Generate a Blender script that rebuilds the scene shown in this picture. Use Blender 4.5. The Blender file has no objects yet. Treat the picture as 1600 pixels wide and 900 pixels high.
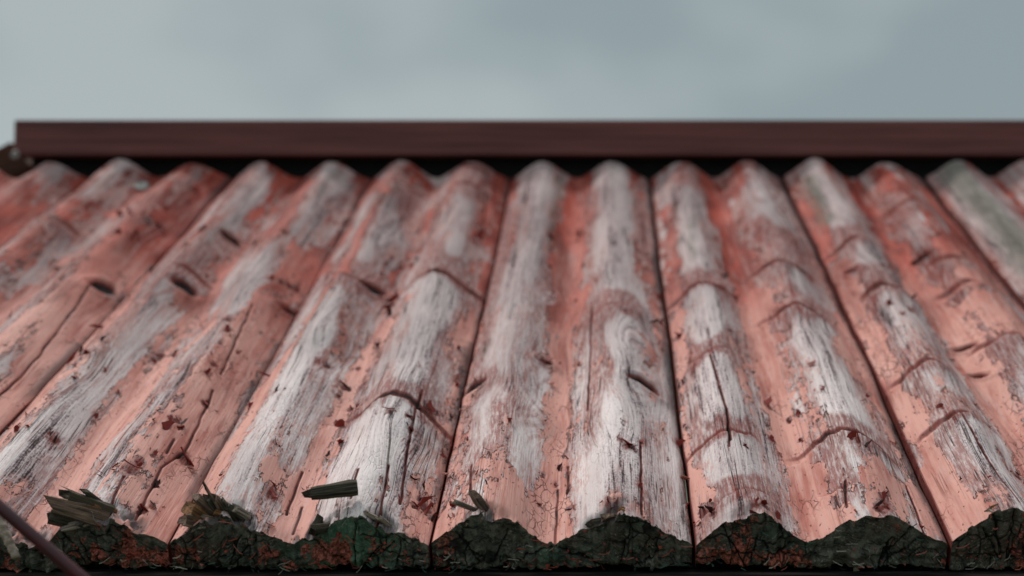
import bpy, math, random
import numpy as np
from mathutils import Vector, Matrix
S = bpy.context.scene
COL = S.collection
R = math.radians
rng = random.Random(7)

# ------------------------------------------------------------------ camera, sky, sun, exposure
LENS = 50.0
FP = LENS / 36 * 1600                 # focal length in photo pixels
PITCH = R(4.0)
REL = math.atan(797 / FP)             # slope direction above the view axis
ALPHA = PITCH + REL                   # roof slope
D0 = FP * 0.1 / 207
EAVE = Vector((0, 0, 2.0))
FWD = Vector((0, math.cos(PITCH), math.sin(PITCH)))
UP = Vector((0, -math.sin(PITCH), math.cos(PITCH)))
CAM = EAVE - FWD * D0 + UP * ((849 - 450) / FP * D0)
cd = bpy.data.cameras.new('camera')
cam = bpy.data.objects.new('camera', cd)
COL.objects.link(cam)
cam.location = CAM
cam.rotation_euler = (R(90) + PITCH, 0, 0)
cd.lens = LENS
cd.sensor_width = 36
cd.shift_x = -(940 - 800) / 1600
cd.clip_start = 0.02
cd.clip_end = 3000
cd.dof.use_dof = True
cd.dof.focus_distance = 1.13
cd.dof.aperture_fstop = 3.7
cd.dof.aperture_blades = 0
S.camera = cam

SUN_EL, SUN_AZ = R(50), R(-42)        # azimuth measured from +Y towards +X
S.view_settings.view_transform = 'Standard'
S.view_settings.look = 'None'
S.view_settings.exposure = 0.52
S.view_settings.gamma = 1.0
S.view_settings.use_curve_mapping = False


class NT:
    """tiny node expression helper"""
    def __init__(self, nt):
        self.nt = nt; self.n = nt.nodes; self.l = nt.links
    def node(self, t, **kw):
        x = self.n.new(t)
        for k, v in kw.items(): setattr(x, k, v)
        return x
    def put(self, sock, v):
        if isinstance(v, bpy.types.NodeSocket): self.l.new(v, sock)
        else: sock.default_value = v
    def m(self, op, a, b=0.0, c=0.0, clamp=False):
        x = self.node('ShaderNodeMath', operation=op); x.use_clamp = clamp
        for i, v in enumerate((a, b, c)): self.put(x.inputs[i], v)
        return x.outputs[0]
    def add(self, a, b): return self.m('ADD', a, b)
    def mul(self, a, b): return self.m('MULTIPLY', a, b)
    def sub(self, a, b): return self.m('SUBTRACT', a, b)
    def step(self, v, lo, hi, a=0.0, b=1.0):
        x = self.node('ShaderNodeMapRange', interpolation_type='SMOOTHSTEP')
        self.put(x.inputs[0], v)
        for i, q in enumerate((lo, hi, a, b)): self.put(x.inputs[i + 1], q)
        return x.outputs[0]
    def lin(self, v, lo, hi, a=0.0, b=1.0):
        x = self.node('ShaderNodeMapRange'); self.put(x.inputs[0], v)
        for i, q in enumerate((lo, hi, a, b)): self.put(x.inputs[i + 1], q)
        return x.outputs[0]
    def mix(self, f, a, b, mode='MIX'):
        x = self.node('ShaderNodeMix', data_type='RGBA', blend_type=mode)
        self.put(x.inputs[0], f)
        for i, v in ((6, a), (7, b)):
            if isinstance(v, (tuple, list)) and len(v) == 3: v = (*v, 1)
            self.put(x.inputs[i], v)
        return x.outputs[2]
    def scale(self, v, s):
        x = self.node('ShaderNodeVectorMath', operation='MULTIPLY')
        self.l.new(v, x.inputs[0]); x.inputs[1].default_value = s
        return x.outputs[0]
    def vadd(self, a, b):
        x = self.node('ShaderNodeVectorMath', operation='ADD')
        self.put(x.inputs[0], a); self.put(x.inputs[1], b)
        return x.outputs[0]
    def noise(self, v, s, detail=3.0, rough=0.55, dist=0.0, off=(0, 0, 0), color=False):
        if isinstance(s, (int, float)): s = (s, s, s)
        v = self.scale(v, s)
        if any(off): v = self.vadd(v, off)
        x = self.node('ShaderNodeTexNoise')
        self.l.new(v, x.inputs['Vector'])
        x.inputs['Scale'].default_value = 1
        x.inputs['Detail'].default_value = detail
        x.inputs['Roughness'].default_value = rough
        x.inputs['Distortion'].default_value = dist
        return x.outputs['Color' if color else 0]
    def vor(self, v, s, feature='DISTANCE_TO_EDGE', out=0, metric='EUCLIDEAN', rnd=1.0):
        if isinstance(s, (int, float)): s = (s, s, s)
        x = self.node('ShaderNodeTexVoronoi', feature=feature)
        if feature == 'F1': x.distance = metric
        self.l.new(self.scale(v, s), x.inputs['Vector'])
        x.inputs['Scale'].default_value = 1
        x.inputs['Randomness'].default_value = rnd
        return x.outputs[out]
    def attr(self, name, out='Fac'):
        x = self.node('ShaderNodeAttribute', attribute_name=name)
        return x.outputs[out]
    def bump(self, h, dist, strength=1.0, normal=None):
        x = self.node('ShaderNodeBump')
        x.inputs['Strength'].default_value = strength
        x.inputs['Distance'].default_value = dist
        self.l.new(h, x.inputs['Height'])
        if normal: self.l.new(normal, x.inputs['Normal'])
        return x.outputs[0]


# overcast sky: Nishita daylight behind soft grey cloud, brighter overhead as cloud cover is
w = bpy.data.worlds.new('World'); S.world = w; w.use_nodes = True
W = NT(w.node_tree); W.n.clear()
sky = W.node('ShaderNodeTexSky', sky_type='NISHITA')
sky.sun_disc = False; sky.sun_elevation = SUN_EL; sky.sun_rotation = SUN_AZ
tc = W.node('ShaderNodeTexCoord').outputs['Generated']
sep = W.node('ShaderNodeSeparateXYZ'); W.l.new(tc, sep.inputs[0])
n1 = W.noise(tc, (5, 5, 8.0), 2.0, 0.45, 0.0, off=(1.3, 0.4, 2.1))
n2 = W.noise(tc, (7, 7, 12), 2, 0.5, 0.0, off=(4.3, 9.4, 0.1))
side = W.lin(sep.outputs[0], -0.5, 0.35, 0.24, -0.16)
cf = W.step(W.add(W.add(n1, W.mul(W.sub(n2, 0.5), 0.25)), side), 0.36, 0.70)
cloud = W.mix(cf, (1.90, 2.30, 2.38), (2.76, 3.10, 3.12))
lift = W.step(sep.outputs[2], 0.30, 1.0, 1.0, 1.9)
cl2 = W.mix(1.0, cloud, cloud, 'MIX')
vm = W.node('ShaderNodeVectorMath', operation='SCALE'); W.l.new(cl2, vm.inputs[0]); W.l.new(lift, vm.inputs['Scale'])
fin = W.mix(0.95, sky.outputs[0], vm.outputs[0])
bg = W.node('ShaderNodeBackground'); W.l.new(fin, bg.inputs[0]); bg.inputs[1].default_value = 0.1
wo = W.node('ShaderNodeOutputWorld'); W.l.new(bg.outputs[0], wo.inputs[0])

sl = bpy.data.lights.new('sun', 'SUN'); so = bpy.data.objects.new('sun', sl); COL.objects.link(so)
sl.energy = 1.5; sl.angle = R(10); sl.color = (1.0, 0.95, 0.90)
sd = Vector((math.sin(SUN_AZ) * math.cos(SUN_EL), math.cos(SUN_AZ) * math.cos(SUN_EL), math.sin(SUN_EL)))
so.rotation_euler = sd.to_track_quat('Z', 'Y').to_euler()
so.location = (-2, 2, 6)

# ------------------------------------------------------------------ roof frame and pixel helper
US = Vector((0, math.cos(ALPHA), math.sin(ALPHA)))
UN = Vector((0, -math.sin(ALPHA), math.cos(ALPHA)))
AMP = 0.0255
SEAMS = [-1.145, -0.940, -0.735, -0.532, -0.329, -0.130, 0.070, 0.262, 0.466, 0.668, 0.872]
LEN = 1.035
C1, C2 = 0.22, 0.715


def profile(t):
    """two milled waves across a board, t in 0..1"""
    t = np.asarray(t, float)
    ph = np.where(t < C1, (C1 - t) / C1 * 0.46,
         np.where(t < C2, (t - C1) / (C2 - C1), (t - C2) / (1 - C2) * 0.5))
    c = 0.5 + 0.5 * np.cos(2 * np.pi * ph)
    return AMP * (0.8 * c + 0.2 * (c + 1e-5) ** .7)


def height0(X):
    for i in range(len(SEAMS) - 1):
        if SEAMS[i] <= X < SEAMS[i + 1]:
            return float(profile((X - SEAMS[i]) / (SEAMS[i + 1] - SEAMS[i])))
    return 0.0


def at(px, py, n=None):
    """photo pixel -> (X, s) on the milled roof surface"""
    d = FWD * FP + Vector((1, 0, 0)) * (px - 940) + UP * (450 - py)
    o = CAM - EAVE
    h = 0.01 if n is None else n
    for _ in range(12):
        k = (h - o.dot(UN)) / d.dot(UN)
        p = o + d * k
        if n is not None: break
        h = 0.5 * h + 0.5 * height0(p.x)
    return p.x, p.dot(US), h


def ray(px, py, depth):
    return CAM + (FWD * FP + Vector((1, 0, 0)) * (px - 940) + UP * (450 - py)) * (depth / FP)


# ------------------------------------------------------------------ numpy noise
def _hash(ix, iy, seed):
    h = (ix.astype(np.int64) * 374761393 + iy.astype(np.int64) * 668265263 + seed * 1442695041) & 0xffffffff
    h = ((h ^ (h >> 13)) * 1274126177) & 0xffffffff
    h = (h ^ (h >> 16)) & 0xffffffff
    return h / 4294967295.0


def vnoise(x, y, seed=0):
    x, y = np.broadcast_arrays(np.asarray(x, float), np.asarray(y, float))
    ix = np.floor(x); iy = np.floor(y)
    fx = x - ix; fy = y - iy
    fx = fx * fx * fx * (fx * (fx * 6 - 15) + 10); fy = fy * fy * fy * (fy * (fy * 6 - 15) + 10)
    a = _hash(ix, iy, seed); b = _hash(ix + 1, iy, seed)
    c = _hash(ix, iy + 1, seed); d = _hash(ix + 1, iy + 1, seed)
    return ((a * (1 - fx) + b * fx) * (1 - fy) + (c * (1 - fx) + d * fx) * fy) * 2 - 1


def fbm(x, y, o=4, seed=0, g=0.5):
    r = 0; a = 1; t = 0
    for i in range(o):
        r = r + a * vnoise(x * 2 ** i, y * 2 ** i, seed + i * 17); t += a; a *= g
    return r / t


def sstep(x, a, b):
    t = np.clip((x - a) / (b - a), 0, 1)
    return t * t * (3 - 2 * t)


# ------------------------------------------------------------------ what the photograph shows where (photo pixels)
# paint left on the wood: (strength, radius in mm, points)
PAINT = [
 (1.0, 9, [(1262, 330), (1330, 480), (1420, 650), (1470, 760), (1505, 830)]),
 (1.1, 13, [(1330, 290), (1400, 400), (1480, 500), (1550, 620), (1620, 740)]),
 (.7, 12, [(1530, 800), (1575, 760)]),
 (1.0, 9, [(1450, 300), (1530, 420), (1600, 520)]),
 (.8, 16, [(1390, 270), (1470, 380), (1540, 470), (1620, 560)]),
 (1.0, 7, [(1040, 330), (1050, 400), (1062, 520), (1075, 700), (1090, 830)]),
 (1.2, 11, [(1110, 290), (1160, 450), (1195, 560), (1215, 650), (1250, 740), (1290, 840)]),
 (.85, 17, [(1320, 800), (1370, 760), (1430, 790)]), (.7, 10, [(1470, 850), (1440, 770)]),
 (.8, 6, [(1100, 775), (1140, 768), (1195, 790)]), (.7, 6, [(1320, 520), (1300, 590)]),
 (.8, 9, [(1070, 255), (1060, 270)]), (.7, 12, [(1160, 260), (1150, 300)]),
 (1.2, 11, [(905, 300), (895, 400), (885, 480), (875, 560), (870, 650), (865, 740), (850, 850)]),
 (.85, 22, [(770, 740), (790, 800), (830, 830)]), (.5, 5, [(978, 690), (985, 740), (1000, 750)]),
 (.8, 6, [(960, 785), (1005, 800)]), (.8, 8, [(1000, 430), (990, 370)]), (.6, 6, [(955, 560), (970, 640)]),
 (.8, 8, [(930, 440), (900, 480)]),
 (1.2, 7, [(590, 320), (530, 430), (480, 510), (420, 600), (370, 690), (300, 820)]),
 (.8, 11, [(640, 470), (590, 540), (560, 590), (530, 660), (490, 740), (440, 830)]),
 (1.0, 13, [(790, 265), (775, 310), (745, 370)]), (.7, 14, [(730, 520), (670, 540)]),
 (.8, 6, [(600, 645), (650, 650), (710, 680)]), (.9, 8, [(655, 800), (690, 840)]), (.8, 9, [(480, 770), (410, 730)]),
 (.7, 10, [(700, 300), (670, 350)]), (.8, 9, [(650, 265), (690, 300)]),
 (1.2, 19, [(460, 390), (400, 470), (350, 560), (290, 680), (220, 830)]),
 (.9, 9, [(230, 590), (190, 650), (110, 760)]), (.8, 7, [(260, 640), (190, 730), (120, 810)]),
 (.9, 22, [(450, 260), (470, 300), (430, 360)]),
 (1.1, 20, [(150, 450), (100, 540), (20, 620)]), (.9, 10, [(290, 440), (330, 500), (270, 560)]),
 (.9, 14, [(250, 310), (180, 390), (80, 470), (0, 540)]), (.9, 12, [(160, 270), (100, 330), (30, 390)]),
 (1.0, 22, [(20, 270), (0, 330)]), (.9, 20, [(360, 260), (330, 300), (250, 370), (190, 420)]),
 (.8, 14, [(270, 270), (230, 300)]), (.8, 12, [(540, 430), (500, 420)]), (.8, 10, [(60, 720), (0, 780)]),
 (.7, 12, [(570, 260), (600, 300)]),
 (-1.1, 14, [(1275, 270), (1310, 340), (1360, 430), (1400, 500)]), (-.8, 12, [(1420, 540), (1480, 640), (1560, 740)]),
 (-1.2, 12, [(1400, 310), (1430, 380), (1460, 440)]), (-1.3, 16, [(1485, 260), (1545, 340), (1600, 410)]),
 (-1.2, 14, [(1080, 300), (1085, 400), (1100, 520), (1130, 660), (1150, 740)]),
 (-1.2, 15, [(1180, 300), (1220, 400), (1270, 500), (1320, 620), (1350, 670)]),
 (-1.0, 20, [(850, 270), (830, 380), (800, 520), (770, 620)]), (-1.0, 20, [(950, 270), (960, 400), (960, 560), (960, 700)]),
 (-1.1, 8, [(1040, 560), (1055, 700), (1070, 840)]),
 (-1.2, 14, [(745, 260), (735, 340), (700, 420), (660, 520), (600, 640), (565, 780)]), (-.9, 10, [(680, 460), (640, 600)]),
 (-1.1, 15, [(640, 300), (560, 420), (480, 550), (420, 650), (370, 740)]),
 (-1.2, 13, [(520, 280), (440, 380), (350, 500), (260, 630), (150, 790)]),
 (-1.1, 10, [(420, 280), (330, 380), (240, 480), (150, 610), (40, 740)]),
 (-1.0, 8, [(230, 260), (130, 360), (40, 440)]), (-1.1, 7, [(120, 445), (60, 510), (0, 570)]),
 (-.9, 10, [(320, 260), (260, 320)]), (-.9, 9, [(110, 260), (40, 320)]),
 (-.8, 12, [(25, 590), (5, 640)]),
]
# dark red stain of the old coat in the grain
STAIN = [
 (-1.2, 17, [(1095, 480), (1115, 600), (1130, 660)]), (-1.2, 17, [(1265, 530), (1320, 660)]), (-1.0, 15, [(690, 470), (620, 620), (580, 790)]), (-.9, 14, [(1120, 715), (1150, 755)]),
 (-.8, 13, [(250, 640), (150, 790)]), (-.8, 13, [(450, 600), (380, 740)]), (-.9, 12, [(1235, 380), (1220, 300)]), (-.9, 9, [(1450, 590), (1540, 720)]), (-.8, 12, [(960, 620), (970, 760)]), (-.8, 10, [(1345, 710), (1330, 740)]),
 (1, 14, [(760, 430), (745, 500), (735, 560)]), (1, 8, [(930, 300), (930, 340)]), (.8, 10, [(1000, 330), (1000, 400)]),
 (.9, 7, [(1180, 350), (1230, 520), (1290, 700), (1320, 780)]), (.9, 9, [(1400, 710), (1330, 715), (1290, 690)]),
 (.8, 12, [(1450, 600), (1500, 700), (1550, 790)]), (.9, 6, [(1065, 690), (1140, 690)]), (.8, 6, [(990, 540), (1020, 560)]),
 (.8, 14, [(690, 400), (640, 330)]), (.8, 10, [(790, 640), (770, 700)]), (.8, 7, [(930, 600), (920, 700)]),
 (.8, 10, [(560, 600), (590, 540)]), (.8, 8, [(300, 400), (340, 380)]), (.9, 12, [(1500, 380), (1560, 450)]),
 (.8, 6, [(1090, 640), (1080, 760)]), (.9, 10, [(1380, 600), (1420, 660)]),
]
MOSS = [(1, 20, [(1490, 265), (1550, 330), (1610, 410)]), (.8, 14, [(1265, 290), (1290, 350)]), (.5, 12, [(875, 280), (860, 380)]),
        (.5, 12, [(525, 265), (500, 300)]), (.6, 10, [(1080, 340), (1085, 400)]), (.5, 12, [(560, 350), (620, 290)]), (.5, 12, [(960, 260), (955, 300)]),
        (.45, 12, [(360, 340), (330, 380)])]
# transverse ledges across a wave: (x, y, half width mm, lip mm, slant)
LEDGE = [(1092, 458, 24, 2.4, .25), (1115, 552, 18, 1.0, .05), (1122, 688, 24, 1.3, .15), (1222, 424, 26, 2.8, -.25), (1245, 488, 28, 1.8, -.2),
         (1320, 690, 30, 2.4, -.12), (1150, 775, 26, .8, .1), (702, 448, 30, 3.2, -.35), (620, 640, 34, 2.6, -.3), (1395, 458, 22, 2.6, .2),
         (1440, 580, 22, 1.6, .2), (1490, 662, 22, 1.8, .3), (1330, 388, 20, 2.0, .35), (1500, 410, 20, 2.2, -.3), (1515, 455, 22, 2.6, -.3),
         (540, 437, 22, 1.8, -.25), (960, 480, 20, .9, .2), (1230, 380, 16, .9, -.1), (735, 265, 20, 1.5, -.1), (640, 300, 20, 1.5, -.2),
         (70, 350, 24, 2.5, -.2), (300, 440, 16, 1.6, -.3), (1560, 540, 20, 1.5, .2), (1300, 780, 14, .8, -.1), (745, 300, 22, 1.6, -.1), (1410, 330, 18, 1.6, .1), (1080, 285, 16, 1.4, .1)]
# gouges beside knots: (x, y, length mm, width mm, angle in roof plane deg from X)
GOUGE = [(163, 452, 17, 6, -38), (288, 455, 18, 6, -50), (1005, 597, 20, 5, -25), (742, 606, 13, 6, 12), (452, 490, 13, 4, 0), (585, 456, 12, 6, -45),
         (122, 560, 16, 4, 20), (1505, 552, 16, 3, 15), (850, 568, 10, 2.5, 30), (360, 372, 14, 6, 60), (1440, 410, 10, 5, -60), (1530, 597, 12, 2.5, -25),
         (1330, 432, 6, 4, 30)]
CRACK = [[(193, 745), (172, 797)], [(333, 613), (290, 710), (253, 735), (213, 812)], [(273, 690), (260, 713)], [(607, 733), (600, 770), (587, 820)],
         [(737, 727), (735, 775)], [(888, 730), (887, 775)], [(872, 768), (868, 850)], [(1000, 687), (1003, 805)], [(1500, 657), (1537, 710), (1593, 792)],
         [(473, 743), (447, 807)], [(473, 797), (458, 838)], [(150, 440), (60, 560), (0, 625)], [(395, 480), (345, 590)], [(560, 740), (548, 780)],
         [(1135, 640), (1140, 700)], [(1320, 755), (1322, 800)], [(240, 620), (180, 700)], [(1110, 560), (1135, 640), (1142, 690)], [(640, 700), (625, 790)],
         [(1415, 760), (1450, 850)], [(925, 480), (918, 640)], [(660, 620), (640, 700)], [(760, 300), (755, 360)]]
# lifted paint chips: (x, y, size mm)
CHIPS = [(1200, 638, 11), (290, 722, 15), (203, 735, 12), (218, 725, 9), (242, 714, 6), (327, 588, 11), (334, 574, 7), (276, 660, 8), (283, 672, 6), (262, 670, 9),
         (320, 632, 8), (266, 655, 5), (150, 655, 5), (86, 690, 8), (80, 680, 5), (247, 760, 6), (608, 656, 9), (640, 668, 5), (643, 685, 5), (675, 650, 10),
         (686, 652, 6), (537, 610, 8), (545, 612, 6), (528, 665, 6), (430, 700, 5), (430, 608, 6), (510, 570, 7), (498, 563, 5), (452, 445, 9), (440, 440, 7),
         (463, 450, 10), (425, 435, 8), (432, 470, 7), (610, 480, 12), (606, 492, 10), (616, 470, 9), (750, 372, 12), (742, 380, 9), (760, 365, 7), (232, 352, 14),
         (215, 370, 9), (250, 358, 9), (262, 330, 9), (295, 318, 8), (185, 368, 8), (208, 378, 10), (305, 300, 9), (906, 368, 10), (901, 378, 7), (858, 568, 8),
         (1150, 470, 8), (1133, 435, 8), (1177, 582, 6), (1270, 575, 7), (1195, 795, 10), (1178, 790, 8), (1098, 800, 10), (1112, 808, 8), (1063, 690, 6),
         (980, 694, 8), (990, 700, 6), (968, 682, 5), (1003, 690, 5), (1380, 778, 9), (1372, 790, 10), (1384, 790, 6), (1338, 698, 8), (1330, 695, 7), (1355, 708, 6),
         (1590, 740, 5), (1526, 638, 5), (1547, 673, 5), (1468, 640, 5), (480, 778, 6), (425, 775, 9), (660, 790, 10), (668, 800, 9), (650, 795, 7), (675, 810, 8),
         (875, 735, 6), (868, 760, 5), (848, 745, 4), (843, 790, 5), (890, 800, 5), (1215, 810, 6), (1250, 690, 5), (1232, 660, 6), (1205, 690, 5), (950, 790, 7),
         (356, 520, 8), (358, 500, 8), (345, 540, 5), (372, 555, 6), (250, 560, 8), (274, 555, 6), (240, 565, 4), (165, 580, 4), (1425, 490, 7), (1410, 495, 5),
         (1390, 480, 5), (1380, 415, 6), (1465, 370, 6), (1060, 530, 7), (1067, 600, 5), (1060, 640, 6), (655, 575, 5), (590, 545, 7), (570, 600, 4), (715, 590, 5),
         (560, 580, 5), (548, 640, 5), (900, 470, 4), (978, 492, 6), (1140, 520, 5), (1165, 700, 4), (1285, 610, 5), (1000, 760, 5), (225, 800, 8), (240, 795, 7)]


def seg_dist(X, Sg, pts, asp=0.45):
    """distance to a polyline on the roof, along-slope distances count asp as much"""
    P = [at(*p)[:2] for p in pts]
    best = np.full(X.shape, 9.0)
    if len(P) == 1: P = P * 2
    for (x0, s0), (x1, s1) in zip(P[:-1], P[1:]):
        dx, ds = (x1 - x0), (s1 - s0) * asp
        L = dx * dx + ds * ds + 1e-12
        ux = X - x0; us = (Sg - s0) * asp
        t = np.clip((ux * dx + us * ds) / L, 0, 1)
        best = np.minimum(best, np.hypot(ux - t * dx, us - t * ds))
    return best


def strokes(X, Sg, lst, asp=0.45):
    F = np.zeros(X.shape)
    xa, xb = X.min() - 0.07, X.max() + 0.07
    for s, r, pts in lst:
        xs = [at(*p)[0] for p in pts]
        if max(xs) < xa or min(xs) > xb: continue
        d = seg_dist(X, Sg, pts, asp)
        F += s * np.exp(-(d / (r * 0.001)) ** 2 * 0.8)
    return F


# ------------------------------------------------------------------ objects helpers
def mesh_obj(name, verts, faces, mats, parent=None, loc=(0, 0, 0), smooth=True, mat_idx=None):
    me = bpy.data.meshes.new(name)
    me.from_pydata([tuple(v) for v in verts], [], faces)
    for m in (mats if isinstance(mats, (list, tuple)) else [mats]): me.materials.append(m)
    if smooth: me.polygons.foreach_set('use_smooth', [True] * len(me.polygons))
    if mat_idx is not None: me.polygons.foreach_set('material_index', mat_idx)
    me.update()
    o = bpy.data.objects.new(name, me); COL.objects.link(o)
    o.location = loc
    if parent: o.parent = parent
    return o


def grid_mesh(name, V, Q, mats, midx, attrs, parent, loc, smooth):
    me = bpy.data.meshes.new(name)
    me.vertices.add(len(V)); me.vertices.foreach_set('co', V.astype(np.float32).ravel())
    me.loops.add(len(Q) * 4); me.loops.foreach_set('vertex_index', Q.astype(np.int32).ravel())
    me.polygons.add(len(Q))
    me.polygons.foreach_set('loop_start', np.arange(0, len(Q) * 4, 4, dtype=np.int32))
    me.polygons.foreach_set('loop_total', np.full(len(Q), 4, dtype=np.int32))
    for m in mats: me.materials.append(m)
    me.polygons.foreach_set('material_index', midx.astype(np.int32))
    me.polygons.foreach_set('use_smooth', smooth)
    for k, a in attrs.items():
        if a.ndim == 2:
            at_ = me.attributes.new(k, 'FLOAT_VECTOR', 'POINT'); at_.data.foreach_set('vector', a.astype(np.float32).ravel())
        else:
            at_ = me.attributes.new(k, 'FLOAT', 'POINT'); at_.data.foreach_set('value', a.astype(np.float32))
    me.update(calc_edges=True)
    o = bpy.data.objects.new(name, me); COL.objects.link(o)
    o.location = loc; o.parent = parent
    return o


def new_mat(name):
    m = bpy.data.materials.new(name); m.use_nodes = True
    t = NT(m.node_tree); t.n.clear()
    b = t.node('ShaderNodeBsdfPrincipled'); o = t.node('ShaderNodeOutputMaterial')
    t.l.new(b.outputs[0], o.inputs[0])
    return m, t, b


# ------------------------------------------------------------------ materials
def wood_top():
    m, t, b = new_mat('weathered_painted_wood')
    g = t.attr('gp', 'Vector')           # X, s, - in metres, X bent round the knots
    g0 = t.attr('rp', 'Vector')          # plain X, s
    ring = t.attr('ring'); P = t.attr('paint'); CR = t.attr('crack'); ST = t.attr('stain'); MO = t.attr('moss'); EDG = t.attr('front')
    fib = t.noise(g, (850, 34, 1), 4, 0.65)
    fib2 = t.noise(g, (260, 5, 1), 3, 0.55, off=(3, 7, 0))
    wide = t.noise(g, (45, 4, 1), 3, 0.5, off=(13, 2, 0))
    rv = t.node('ShaderNodeCombineXYZ'); t.put(rv.inputs[0], ring)
    sx = t.node('ShaderNodeSeparateXYZ'); t.l.new(g, sx.inputs[0]); t.put(rv.inputs[1], sx.outputs[1])
    rn = t.noise(rv.outputs[0], (330, 1.5, 1), 2.5, 0.6)
    # bare wood: pale winter wood, darker soft grain
    tone = t.add(t.add(t.mul(fib, 0.60), t.mul(fib2, 0.46)), t.mul(rn, 0.22))
    spk = t.noise(g0, (620, 330, 1), 3, 0.65, off=(19, 2, 0))
    tone = t.add(tone, t.mul(t.sub(spk, 0.5), 0.38))
    tone = t.add(tone, t.mul(t.sub(wide, 0.5), 0.62))
    lowr = t.noise(rv.outputs[0], (95, 0.8, 1), 2, 0.5, off=(7, 0, 0))
    ramp = t.node('ShaderNodeValToRGB'); t.l.new(tone, ramp.inputs[0])
    e = ramp.color_ramp.elements
    e[0].position = 0.42; e[0].color = (0.06, 0.04, 0.04, 1)
    e[1].position = 0.72; e[1].color = (0.92, 0.79, 0.77, 1)
    for p, c in ((0.485, (0.20, 0.145, 0.145, 1)), (0.53, (0.45, 0.335, 0.345, 1)), (0.59, (0.73, 0.60, 0.59, 1))):
        x = e.new(p); x.color = c
    wood = ramp.outputs[0]
    # grey bleaching in broad patches
    gr = t.step(t.noise(g0, (14, 3.5, 1), 3, 0.5, off=(5, 1, 0)), 0.42, 0.66)
    wood = t.mix(t.mul(gr, 0.55), wood, t.mix(1.0, wood, (0.58, 0.54, 0.55), 'MULTIPLY'))
    up = t.step(t.add(sx.outputs[1], t.mul(t.sub(wide, 0.5), 0.5)), 0.10, 0.72)
    wood = t.mix(t.mul(up, 0.8), wood, t.mix(1.0, wood, (0.60, 0.53, 0.53), 'MULTIPLY'))
    # old red coat soaked into the pores
    stn = t.step(t.add(t.add(t.mul(ST, 0.9), t.mul(P, 0.55)), t.add(t.mul(t.sub(lowr, 0.5), 2.6), t.add(t.mul(t.sub(fib2, 0.5), 1.3), t.mul(t.sub(fib, 0.5), 0.9)))), -0.30, 0.62)
    speck = t.noise(g, (520, 60, 1), 4, 0.7, off=(2, 9, 0))
    stn = t.mul(stn, t.step(speck, 0.34, 0.58, 0.30, 1.0))
    redst = t.mix(t.noise(g, (160, 20, 1), 3, 0.6), (0.08, 0.012, 0.009), (0.42, 0.080, 0.055))
    col = t.mix(t.mul(stn, 0.78), wood, redst)
    # thin film of the top coat left in the fibres
    film = t.mul(t.step(t.noise(g, (520, 90, 1), 4, 0.65, off=(6, 6, 6)), 0.48, 0.57), t.step(t.add(t.noise(g0, (30, 10, 1), 3, 0.6, off=(41, 3, 0)), t.mul(P, 0.35)), 0.28, 0.50))
    col = t.mix(t.mul(film, 0.68), col, (0.62, 0.31, 0.265))
    # top coat
    nA = t.noise(g, (120, 26, 1), 4, 0.62, off=(1, 3, 0))
    nB = t.noise(g0, (330, 190, 1), 3, 0.6, off=(8, 3, 0))
    nF = t.noise(g, (700, 40, 1), 2, 0.5, off=(4, 3, 0))
    vF = t.node('ShaderNodeTexVoronoi', feature='F1'); t.l.new(t.scale(g0, (210, 110, 1)), vF.inputs['Vector']); vF.inputs['Scale'].default_value = 1
    vc = t.node('ShaderNodeSeparateXYZ'); t.l.new(vF.outputs['Color'], vc.inputs[0])
    field = t.add(P, t.add(t.mul(t.sub(nA, 0.5), 1.5), t.add(t.mul(t.sub(nB, 0.5), 0.7), t.add(t.mul(t.sub(nF, 0.5), 0.5), t.mul(t.sub(vc.outputs[0], 0.5), 0.30)))))
    pm = t.step(field, 0.0, 0.06)
    crk = t.vor(t.vadd(g0, t.scale(t.noise(g0, (80, 80, 1), 2, 0.5, color=True), (0.010, 0.010, 0))), (150, 60, 1))
    crm = t.mul(t.step(crk, 0.0, 0.055, 1.0, 0.0), t.step(t.noise(g0, (26, 12, 1), 3, 0.6, off=(6, 6, 0)), 0.50, 0.66))
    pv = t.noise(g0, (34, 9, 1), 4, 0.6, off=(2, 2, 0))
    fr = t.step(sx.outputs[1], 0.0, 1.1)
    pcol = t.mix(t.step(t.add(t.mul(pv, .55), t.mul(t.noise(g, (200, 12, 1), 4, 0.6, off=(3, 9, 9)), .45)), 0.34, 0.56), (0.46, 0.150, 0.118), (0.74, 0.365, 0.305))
    pdeep = t.mix(t.step(pv, 0.35, 0.68), (0.20, 0.022, 0.014), (0.47, 0.088, 0.060))
    slope_shade = t.step(t.add(fr, t.mul(t.sub(t.noise(g0, (16, 5, 1), 3, 0.5, off=(9, 1, 0)), 0.5), 0.9)), 0.10, 0.80)
    pcol = t.mix(slope_shade, pcol, pdeep)  # redder up-slope: angle shading and glancing light put into the paint colour
    dust = t.mul(t.step(t.noise(g, (240, 14, 1), 4, 0.65, off=(7, 7, 0)), 0.48, 0.75), 0.38)
    pcol = t.mix(dust, pcol, (0.60, 0.45, 0.42))
    dotn = t.noise(g0, (380, 170, 1), 2, 0.6, off=(31, 3, 0))
    dots = t.step(dotn, 0.655, 0.72)
    pcol = t.mix(t.mul(dots, 0.75), pcol, (0.13, 0.03, 0.025))
    pcol = t.mix(t.mul(crm, 0.85), pcol, (0.10, 0.025, 0.02))
    # thin shadow along the broken paint edge, put into the colour
    edge = t.mul(t.step(field, -0.07, 0.01), t.step(field, 0.05, 0.11, 1.0, 0.0))
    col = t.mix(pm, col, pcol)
    em = t.mul(edge, t.step(t.noise(g0, (95, 45, 1), 3, 0.6, off=(3, 1, 0)), 0.44, 0.58))
    col = t.mix(t.mul(em, 0.85), col, (0.06, 0.016, 0.014))
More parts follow.
